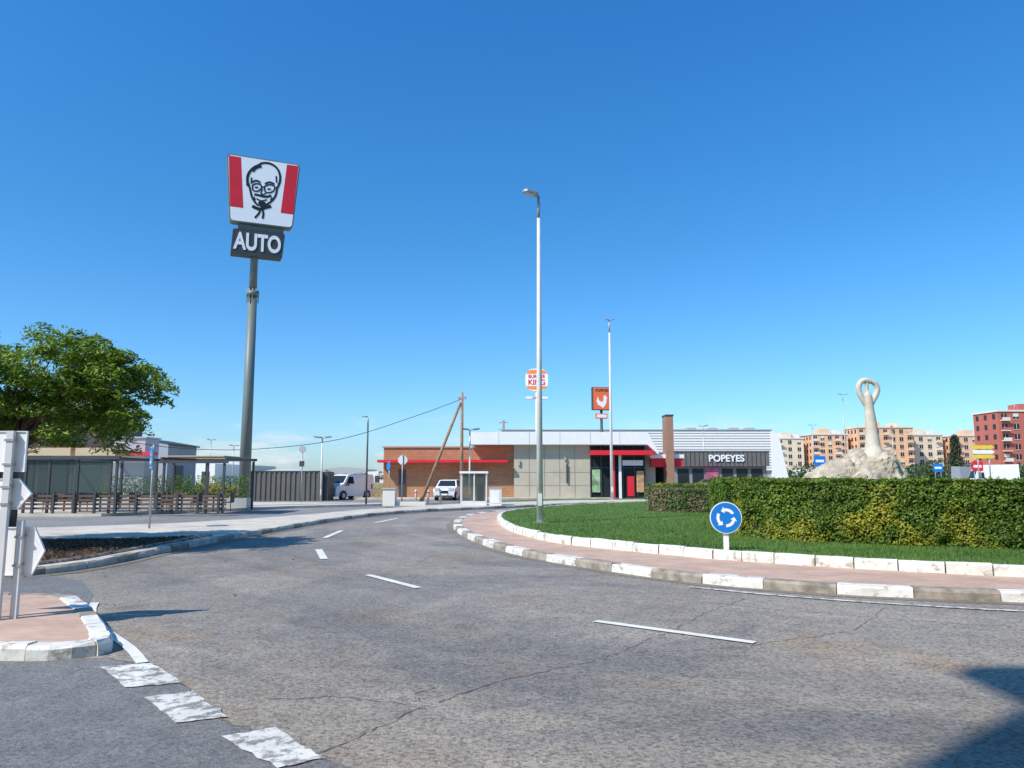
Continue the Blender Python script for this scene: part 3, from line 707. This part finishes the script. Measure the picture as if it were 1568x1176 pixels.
e=empty('terrace_pergola'); b=B()
X0,X1=-20.8,-12.15
for x in (-20.6,-19.6,-18.4,-17.0,-16.75,-14.75,-14.35,-12.9,-12.2):
    b.box(x-.045,x+.045,32.0,32.09,.12,2.35,DGREY)
for x in (-20.6,-18.4,-16.75,-14.4,-12.2): b.box(x-.045,x+.045,35.6,35.69,.12,2.35,DGREY)
b.box(X0,-16.6,31.9,32.05,2.36,2.5,DGREY); b.box(-14.95,X1+.1,31.95,32.1,2.2,2.32,DGREY); b.box(X0,X1+.1,35.6,35.7,2.36,2.48,DGREY)
for x in (-20.7,-18.6,-16.7,-14.9,-12.15): b.box(x-.04,x+.04,32.06,35.59,2.36,2.46,DGREY)
b.build('frame',e); b=B()
for a,c in ((-20.5,-18.7),(-18.5,-16.8)):
    b.add([(a,31.95,2.85),(c,31.95,2.85),(c,33.6,2.55),(a,33.6,2.55)],[(0,1,2,3)],CANVAS); b.box(a,c,31.92,31.95,2.52,2.85,CANVAS)
b.box(-14.85,-12.3,32.2,35.5,2.49,2.53,CANVAS); b.build('sunshades',e)
tg,nt_,bb=newmat('clear_glass'); bb.inputs['Base Color'].default_value=(.10,.14,.125,1); bb.inputs['Roughness'].default_value=.05; bb.inputs['Alpha'].default_value=.3; bb.inputs['IOR'].default_value=1.15
b=B()
for a,c in ((-20.5,-19.65),(-19.55,-18.45),(-18.35,-17.05)): b.box(a,c,32.03,32.045,.95,2.3,tg)
b.box(-20.5,-16.8,35.63,35.645,.9,2.3,tg); b.build('glass_panels',e)
b=B()
x=-20.8
while x<-11.9:
    b.box(x-.05,x+.05,31.55,31.63,.12,1.0,DGREY); x+=.86
for z in (.28,.45,.62,.79): b.box(-20.9,-11.9,31.64,31.67,z,z+.09,SLAT)
b.build('slat_fence',e)
b=B()
for x in (-19.8,-18.2,-16,-14.6,-13.2):
    b.tube([(x,33.6,.12),(x,33.6,.85)],.04,DGREY,8); b.box(x-.35,x+.35,33.25,33.95,.85,.89,SLAT)
    for s in (-1,1):
        b.box(x+s*.65-.2,x+s*.65+.2,33.4,33.8,.5,.54,DGREY); b.box(x+s*.83-.02,x+s*.83+.02,33.4,33.8,.54,.95,DGREY)
        for q in(-.17,.17): b.box(x+s*.65+q-.015,x+s*.65+q+.015,33.42,33.45,.12,.5,DGREY)
b.build('tables_and_chairs',e)
e=empty('shrub_planter'); b=B(); b.box(-20.4,-13,37.2,37.9,.12,.6,LGREY); b.build('trough',e)
P=rng.uniform([-20.3,37.2,.6],[-13.1,37.9,1.7],size=(9000,3)); P=P[rng.uniform(size=len(P))<1.3-(P[:,2]-.5)*.8]
cards('shrubs',P,rng.normal(size=P.shape)+[0,0,.6],.05,.5,HEDGEL,e)

e=empty('corrugated_enclosure'); b=B()
x=-18.1;pts=[]
while x<-13.2:
    pts+=[(x,52),(x+.14,52),(x+.17,52.07),(x+.31,52.07)]; x+=.34
for a,c in zip(pts,pts[1:]): b.add([(a[0],a[1],0),(c[0],c[1],0),(c[0],c[1],2.0),(a[0],a[1],2.0)],[(0,1,2,3)],CLAD)
b.box(-18.1,-13.1,52.1,55,0,1.99,CLAD); b.box(-18.15,-13.05,51.98,52.1,2.001,2.06,DGREY); b.box(-13.09,-12.7,52.3,54,0,2.0,DGREY); b.build('panels',e)
b=B(); b.box(-6.85,-6.2,40.2,40.9,.1,.98,AP_W); b.box(-6.9,-6.15,40.15,40.95,.981,1.04,LGREY); b.box(-6.19,-4.6,40.4,40.6,.1,.32,AP_W); b.build('gate_pillar',bevel=.01)
e=empty('utility_kiosk'); b=B()
b.box(-2.75,-1.35,40.4,41.3,.12,.35,OFFW)
for x in (-2.75,-2.05,-1.4): b.box(x,x+.07,40.38,40.45,.35,1.82,OFFW)
for x in (-2.75,-1.4): b.box(x,x+.07,41.2,41.3,.35,1.82,OFFW)
b.box(-2.8,-1.28,40.3,41.35,1.82,1.93,WHITE); b.box(-2.68,-2.06,40.41,40.43,.36,1.8,tg); b.box(-1.97,-1.41,40.41,40.43,.36,1.8,tg); b.box(-1.9,-1.5,40.7,41.0,.36,1.2,DGREY)
b.box(-2.65,-1.45,41.22,41.25,.36,1.8,tg); b.box(-1.2,-.55,40.3,41.0,.12,1.0,OFFW); b.box(-1.22,-.53,40.28,41.02,1.001,1.06,LGREY); b.box(-1.1,-.65,40.28,40.298,.25,.9,WHITE)
b.build('cabinet',e,bevel=.006)
for x,y in ((-5.6,44.2),(-4.9,44.4),(-4.2,44.6),(-1.2,47.5)):
    b=B(); b.tube([(0,0,0),(0,0,.75),(0,0,.8)],[.06,.06,.04],OFFW,10); b.tube([(0,0,.6),(0,0,.68)],.065,RED,10); b.build('bollard',loc=(x,y,.1))

# ------------------------------------------------------------ vehicles
def vehicle(name,loc,rotz,L,W,prof,glass,wheels,paint,wr=.31,front_win=None,rear_win=None,side_win=None):
    e=empty(name,loc,rotz); b=B(); belt=glass
    n=len(prof); zmax=max(z for _,z in prof)
    def yw(z):
        if z<.35: return W/2-.06
        if z<=belt: return W/2
        return W/2-(z-belt)/(zmax-belt+1e-6)*.16
    vs=[(x,-yw(z),z) for x,z in prof]+[(x,yw(z),z) for x,z in prof]
    b.add(vs,[list(range(n)),[n+k for k in range(n)][::-1]],paint)
    b.add(vs,[(k,n+k,n+(k+1)%n,(k+1)%n) for k in range(n)],paint)
    o=b.build('body',e,bevel=.05); bm_fix(o)
    b=B()
    for wx in wheels:
        for s in (-1,1):
            y=s*(W/2-.1)
            b.tube([(wx,y-.11,wr),(wx,y+.11,wr)],wr,TYRE,20); yy=y+s*.112
            b.tube([(wx,yy-.004,wr),(wx,yy+.006,wr)],wr*.62,LGREY,14)
            a=[(wx+(wr+.05)*math.cos(R(t)),s*(W/2+.004),max(.18,wr+(wr+.05)*math.sin(R(t)))) for t in range(-20,201,20)]
            b.add(a,[list(range(len(a)))],BLACK)
    b.build('wheels',e); b=B()
    for (xa,za,xb,zb_) in (front_win or [])+(rear_win or []):
        dx,dz=xb-xa,zb_-za; l=math.hypot(dx,dz); nx,nz=dz/l*.012,-dx/l*.012
        if nx*xa<0: nx,nz=-nx,-nz
        if nz<0 and abs(dx)>.1: nz=-nz
        b.add([(xa+nx,-yw(za)+.1,za+nz),(xa+nx,yw(za)-.1,za+nz),(xb+nx,yw(zb_)-.08,zb_+nz),(xb+nx,-yw(zb_)+.08,zb_+nz)],[(0,1,2,3)],CARGLASS)
    for poly in side_win or []:
        for s in (-1,1):
            b.add([(x,s*(yw(z)+.008),z) for x,z in poly],[list(range(len(poly)))],CARGLASS)
    xf=max(x for x,_ in prof)
    for s in (-1,1):
        b.box(xf-.22,xf+.012,s*(W/2-.26)-.17,s*(W/2-.26)+.17,.68,.86,LAMPG); b.box(-L/2-.012,-L/2+.1,s*(W/2-.14)-.08,s*(W/2-.14)+.08,.75,1.1,TAIL)
        b.box(xf-1.25,xf-1.1,s*(W/2+.1)-.09,s*(W/2+.1)+.09,1.0,1.18,DGREY)
    b.box(xf-.05,xf+.015,-W/2+.45,W/2-.45,.5,.7,BLACK); b.box(xf-.05,xf+.02,-.26,.26,.38,.49,SIGNW); b.box(-L/2-.02,-L/2+.05,-.26,.26,.5,.61,SIGNW)
    b.box(xf-.08,xf+.02,-W/2+.15,W/2-.15,.24,.37,DGREY)
    b.build('windows_lights_and_trim',e); return e
vanp=[(-2.2,.25),(2.15,.25),(2.2,.75),(2.1,.95),(1.35,1.15),(.75,1.78),(.4,1.84),(-2.1,1.84),(-2.2,1.6)]
vehicle('parked_van',(-12.3,56.5,0),R(-118),4.0,1.7,vanp,1.1,(-1.35,1.35),CARW,front_win=[(1.30,1.20,.80,1.73)],side_win=[[(1.05,1.15),(.2,1.15),(.2,1.66),(.7,1.66)]])
carp=[(-2.0,.25),(2.0,.25),(2.05,.65),(1.95,.82),(1.05,.95),(.4,1.42),(-.9,1.46),(-1.7,1.1),(-2.02,.95)]
CK=dict(front_win=[(1.0,.99,.46,1.37)],rear_win=[(-1.6,1.14,-1.0,1.41)],side_win=[[(.85,.98),(-.2,.98),(-.2,1.37),(.4,1.37)],[(-.28,.98),(-1.3,.98),(-.9,1.38),(-.28,1.37)]])
vehicle('parked_car',(-4.55,54.6,.0),R(-95),3.6,1.5,carp,.95,(-1.25,1.25),CARW,**CK)
vehicle('parked_car.001',(23.5,88,0),R(-60),4.0,1.75,carp,.95,(-1.25,1.25),M('car_grey',(.1,.1,.11),.25,.05,2),**CK)
bigp=[(-3.0,.35),(2.9,.35),(3.0,1.1),(2.7,1.4),(2.2,2.6),(1.7,3.3),(-3.0,3.4)]
TK=dict(wr=.4,front_win=[(2.65,1.5,2.25,2.5)],side_win=[[(2.2,1.5),(1.4,1.5),(1.4,2.3),(2.0,2.3)]])
vehicle('parked_truck',(66,104,0),R(170),6.0,2.2,bigp,1.5,(-2,2),CARW,**TK)
vehicle('parked_truck.001',(76,125,0),R(10),6.0,2.2,bigp,1.5,(-2,2),M('truck_grey',(.3,.32,.35),.4,.05,2),**TK)

# ------------------------------------------------------------ sculpture
e=empty('stone_sculpture',(14.8,31,.28))
prof=[(-2.2,.3,1.0,1.4),(-1.35,.0,1.15,2.1),(-.5,.2,1.05,2.4),(.25,0,1.0,2.45),(.8,.1,.65,2.2),(-.4,-.7,1.3,1.6),(.7,-.4,.7,1.5),(-1.7,-.7,1.1,1.3)]
bm=bmesh.new()
for x,y,r,h in prof:
    bmesh.ops.create_icosphere(bm,subdivisions=3,radius=1,matrix=Matrix.Translation((x,y,h*.3))@Matrix.Diagonal((r,r*.9,h*.72,1)))
me=bpy.data.meshes.new('rock_base'); bm.to_mesh(me); bm.free(); me.materials.append(ROCK)
o=bpy.data.objects.new('rock_base',me); COL.objects.link(o); o.parent=e
md=o.modifiers.new('rm','REMESH'); md.mode='VOXEL'; md.voxel_size=.06
tx=bpy.data.textures.new('rockn','VORONOI'); tx.noise_scale=.85; md=o.modifiers.new('d','DISPLACE'); md.texture=tx; md.strength=.38; md.mid_level=.45
tx=bpy.data.textures.new('rockn2','CLOUDS'); tx.noise_scale=.3; tx.noise_depth=5; md=o.modifiers.new('d2','DISPLACE'); md.texture=tx; md.strength=.26
b=B()
b.tube([(.08,0,2.0),(.08,0,2.35),(.06,0,2.6),(.05,0,3.1),(.03,0,3.7),(0,0,4.1),(-.03,0,4.4),(-.03,0,4.7),(-.03,0,4.85)],[.46,.38,.30,.25,.215,.19,.19,.16,.10],STONE,20)
def arm(pts,r): 
    q=spline(pts,5); b.tube(q,[r[0]+(r[1]-r[0])*i/(len(q)-1) for i in range(len(q))],STONE,14)
arm([(-.05,0,4.2),(-.22,0,4.5),(-.37,0,4.8),(-.39,0,5.05),(-.28,0,5.27),(-.08,0,5.34),(.1,0,5.3)],[.12,.11])
arm([(.0,0,4.2),(.18,0,4.5),(.34,0,4.78),(.39,0,5.0),(.3,0,5.2),(.1,0,5.3),(-.1,0,5.36)],[.12,.10])
arm([(-.03,0,4.7),(-.05,0,4.95),(-.04,0,5.3)],[.085,.07])
o=b.build('figure',e)
md=o.modifiers.new('rm','REMESH'); md.mode='VOXEL'; md.voxel_size=.03; md.use_smooth_shade=True
md=o.modifiers.new('s','SMOOTH'); md.iterations=4; md.factor=.5

# ------------------------------------------------------------ apartments
def apart(name,x0,x1,y,depth,h,floors,bay,wall,trim,rot=0):
    e=empty(name,(x0,y,0),rot); W=x1-x0; b=B(); b.box(0,W,0,depth,0,h,wall); b.box(-.3,W+.3,-.3,depth+.3,h+.001,h+.5,trim)
    b.box(W*.3,W*.3+4,3,8,h+.5,h+2.6,wall); b.box(W*.7,W*.7+3,4,8,h+.5,h+2.2,trim)
    for i in range(5): b.tube([(W*(.1+.18*i),4,h+.5),(W*(.1+.18*i),4,h+random.uniform(1.5,3.2))],.06,LGREY,5)
    b.build('walls_and_roof',e)
    b=B(); t=B(); fh=h/floors; nb=max(2,int(W/bay))
    for f in range(floors):
        z=f*fh
        for i in range(nb):
            xc=(i+.5)*W/nb; w=bay*.24
            b.box(xc-w,xc+w,-.06,-.01,z+fh*.28,z+fh*.80,GLASS); t.box(xc-.05,xc+.05,-.1,-.065,z+fh*.28,z+fh*.80,trim)
            if (i+f)%5==2: t.box(xc-w,xc+w,-.12,-.065,z+fh*.5,z+fh*.82,trim)
            if (i*7+3)%3==0:
                t.box(xc-w*1.5,xc+w*1.5,-1.1,-.011,z+fh*.08,z+fh*.16,trim); t.box(xc-w*1.5,xc+w*1.5,-1.1,-1.02,z+fh*.161,z+fh*.42,wall if f%2 else trim)
            else: t.box(xc-w*1.1,xc+w*1.1,-.15,-.01,z+fh*.2,z+fh*.245,trim)
        nd=int(depth/bay)
        for i in range(nd):
            yc=(i+.5)*depth/nd; b.box(-.06,-.01,yc-bay*.2,yc+bay*.2,z+fh*.3,z+fh*.8,GLASS)
    b.build('windows',e); t.build('balconies_and_sills',e)
apart('apartment_building',106,117,302,12,17,6,2.8,AP_CR,AP_W)
apart('apartment_building.001',119.5,134,300,12,18.5,7,2.9,AP_OR,AP_W)
apart('apartment_building.002',136,158,296,12,21,7,2.9,AP_OR,AP_CR)
apart('apartment_building.003',160,174,304,12,18.5,6,3.1,AP_CR,AP_W)
apart('apartment_building.004',176,196,300,12,18,6,3.0,AP_OR,AP_W)
apart('apartment_building.005',144,172,222,12,21,7,3.3,AP_RED,AP_W)
apart('apartment_building.006',118,131,380,12,22,7,2.9,AP_OR,AP_CR)
apart('apartment_building.007',178,196,350,12,22,7,2.9,AP_CR,AP_OR)
for i,(x0,x1,y,h,m) in enumerate(((-64,-57,145,5.0,WHITE),(-56,-49,170,3.6,OFFW),(-66,-50,260,5.2,LGREY),(-48,-28,240,3.9,WHITE),(-35,-20,300,5,OFFW),(-110,-75,220,6,LGREY),(80,96,190,4.5,OFFW),(96,130,240,5.0,WHITE))):
    e=empty('industrial_building'); b=B(); b.prism([(x0,0),(x1,0),(x1,h*.85),((x0+x1)/2,h),(x0,h*.85)],lambda x,z,d:(x,y+d,z),20,m); b.build('walls_and_roof',e)
    b=B()
    k=x0+1
    while k<x1-2: b.box(k,k+1.5,y-.06,y-.01,.1,h*.55,DGREY if int(k)%2 else GLASS); k+=3.5
    b.build('doors_and_windows',e)
C=[]
def blobs(lst,per,C):
    for x,y,z,r in lst:
        d=rng.normal(size=(per,3)); d/=np.linalg.norm(d,axis=1)[:,None]; C.append(np.array([x,y,z])+d*(rng.uniform(.3,1,per)**.5)[:,None]*[r,r,r*.8])
L=[]
for i in range(150):
    x=random.uniform(58,150); y=random.uniform(130,200); h=random.uniform(1.2,3.8); L.append((x,y,h,random.uniform(1.2,2.2))); L.append((x+.5,y,h*.5,1.3))
for i in range(110):
    x=random.uniform(-120,-25); y=random.uniform(190,330); L.append((x,y,random.uniform(.8,2.2),random.uniform(1.5,2.5)))
blobs(L,110,C); C=np.vstack(C); d=rng.normal(size=C.shape); cards('distant_trees',C,d+[0,0,1],.28,.6,TREED)
e=empty('conifer_tree',(82.3,140,0)); b=B(); b.tube([(0,0,0),(0,0,9.4)],[.25,.05],BARK,8); b.build('trunk',e)
C=[]
for z in np.linspace(1.5,9.3,16):
    r=2.3*(1-(z/9.9))**.8+.15
    for k in range(7):
        a=rng.uniform(0,6.28)
        t=rng.uniform(.1,1,55)[:,None]; C.append(np.c_[t*r*math.cos(a),t*r*math.sin(a),z-t*.5]+rng.normal(size=(55,3))*.16)
C=np.vstack(C); cards('needles',C,rng.normal(size=C.shape)+[0,0,.6],.2,.35,PINE,e)
P=np.r_[rng.uniform([-32,54],[-9,76],size=(16000,2)),rng.uniform([-60,76],[-8,140],size=(26000,2))]
P=P[~((P[:,0]>-16)&(P[:,0]<-10)&(P[:,1]<64))]
blades('dry_grass',np.c_[P,np.full(len(P),0.)],.5,.03,DRYB)
vs=[];k=160
for i in range(k):
    a=R(15+150*i/(k-1)); r=3800; h=22+14*mnoise.noise(Vector((i*.09,0,0)))+6*mnoise.noise(Vector((i*.4,5,0)))
    vs+=[(r*math.cos(a),r*math.sin(a),-1),(r*math.cos(a),r*math.sin(a),max(6,h))]
b=B(); b.add(vs,[(2*i,2*i+1,2*i+3,2*i+2) for i in range(k-1)],HILL,True); b.build('distant_hills')

# unseen building added behind the camera, sized to cast the near road's shadow
e=empty('unseen_shadow_building'); b=B(); b.box(-10.55,30,-24,-5.8,0,19.6,AP_CR); b.box(-11.15,30.4,-24.4,-5.4,19.601,20.0,AP_W); b.build('walls_and_roof',e)
b=B()
for f in range(5):
    for i in range(12): b.box(-9+i*3.2,-7.4+i*3.2,-5.79,-5.74,1+f*3.6,2.8+f*3.6,GLASS)
b.build('windows',e)

# ------------------------------------------------------------ light, sky, camera
EL=R(46); dx,dy=.78,.625; l=math.hypot(dx,dy); dx/=l;dy/=l
sd=Vector((dx*math.cos(EL),dy*math.cos(EL),-math.sin(EL)))
su=bpy.data.lights.new('sun','SUN'); su.energy=5.0; su.angle=R(.5); su.color=(1,.935,.84)
so=bpy.data.objects.new('sun',su); COL.objects.link(so); so.rotation_euler=sd.to_track_quat('-Z','Y').to_euler(); so.location=(-20,-20,40)
w=bpy.data.worlds.new('World'); S.world=w; w.use_nodes=True; nt=w.node_tree
bg=nt.nodes['Background']; sky=N(nt,'ShaderNodeTexSky',sky_type='NISHITA'); sky.sun_disc=False; sky.sun_elevation=EL; sky.sun_rotation=math.atan2(-dx,-dy)%(2*math.pi)
sky.air_density=1.0; sky.dust_density=.6; sky.ozone_density=2.0; sky.altitude=50
hs=N(nt,'ShaderNodeHueSaturation'); hs.inputs['Saturation'].default_value=1.15; nt.links.new(sky.outputs[0],hs.inputs['Color'])
tc=N(nt,'ShaderNodeTexCoord'); mp=N(nt,'ShaderNodeMapping'); mp.inputs['Scale'].default_value=(9,9,34); nt.links.new(tc.outputs['Generated'],mp.inputs[0])
cn=noise(nt,1.1,6,mp.outputs[0],.6); cf=ramp(nt,cn,[(.50,(0,0,0)),(.66,(1,1,1))])
se=N(nt,'ShaderNodeSeparateXYZ'); nt.links.new(tc.outputs['Generated'],se.inputs[0])
grade=ramp(nt,se.outputs[2],[(.0,(.40,.53,.75)),(.10,(.33,.54,.74)),(.30,(.24,.55,.72)),(.56,(.20,.60,.84))])
graded=mixc(nt,1.,hs.outputs[0],grade,'MULTIPLY')
hb=ramp(nt,se.outputs[2],[(.0,(.3,.3,.3)),(.03,(.7,.7,.7)),(.085,(0,0,0))])
mm=mixc(nt,1.,cf,hb,'MULTIPLY')
fin=mixc(nt,mm,graded,(3.6,3.7,3.8))
mlt=N(nt,'ShaderNodeVectorMath',operation='SCALE'); nt.links.new(fin,mlt.inputs[0]); mlt.inputs[3].default_value=1.7; nt.links.new(mlt.outputs[0],bg.inputs[0])
bg.inputs[1].default_value=.15
cam=bpy.data.cameras.new('camera'); cam.sensor_width=36; cam.lens=26.4; cam.clip_end=9000; cam.clip_start=.05
co=bpy.data.objects.new('camera',cam); COL.objects.link(co); co.location=(0,0,1.6); co.rotation_euler=(R(97.1),0,0); S.camera=co
S.view_settings.view_transform='Standard'; S.view_settings.look='None'; S.view_settings.exposure=0
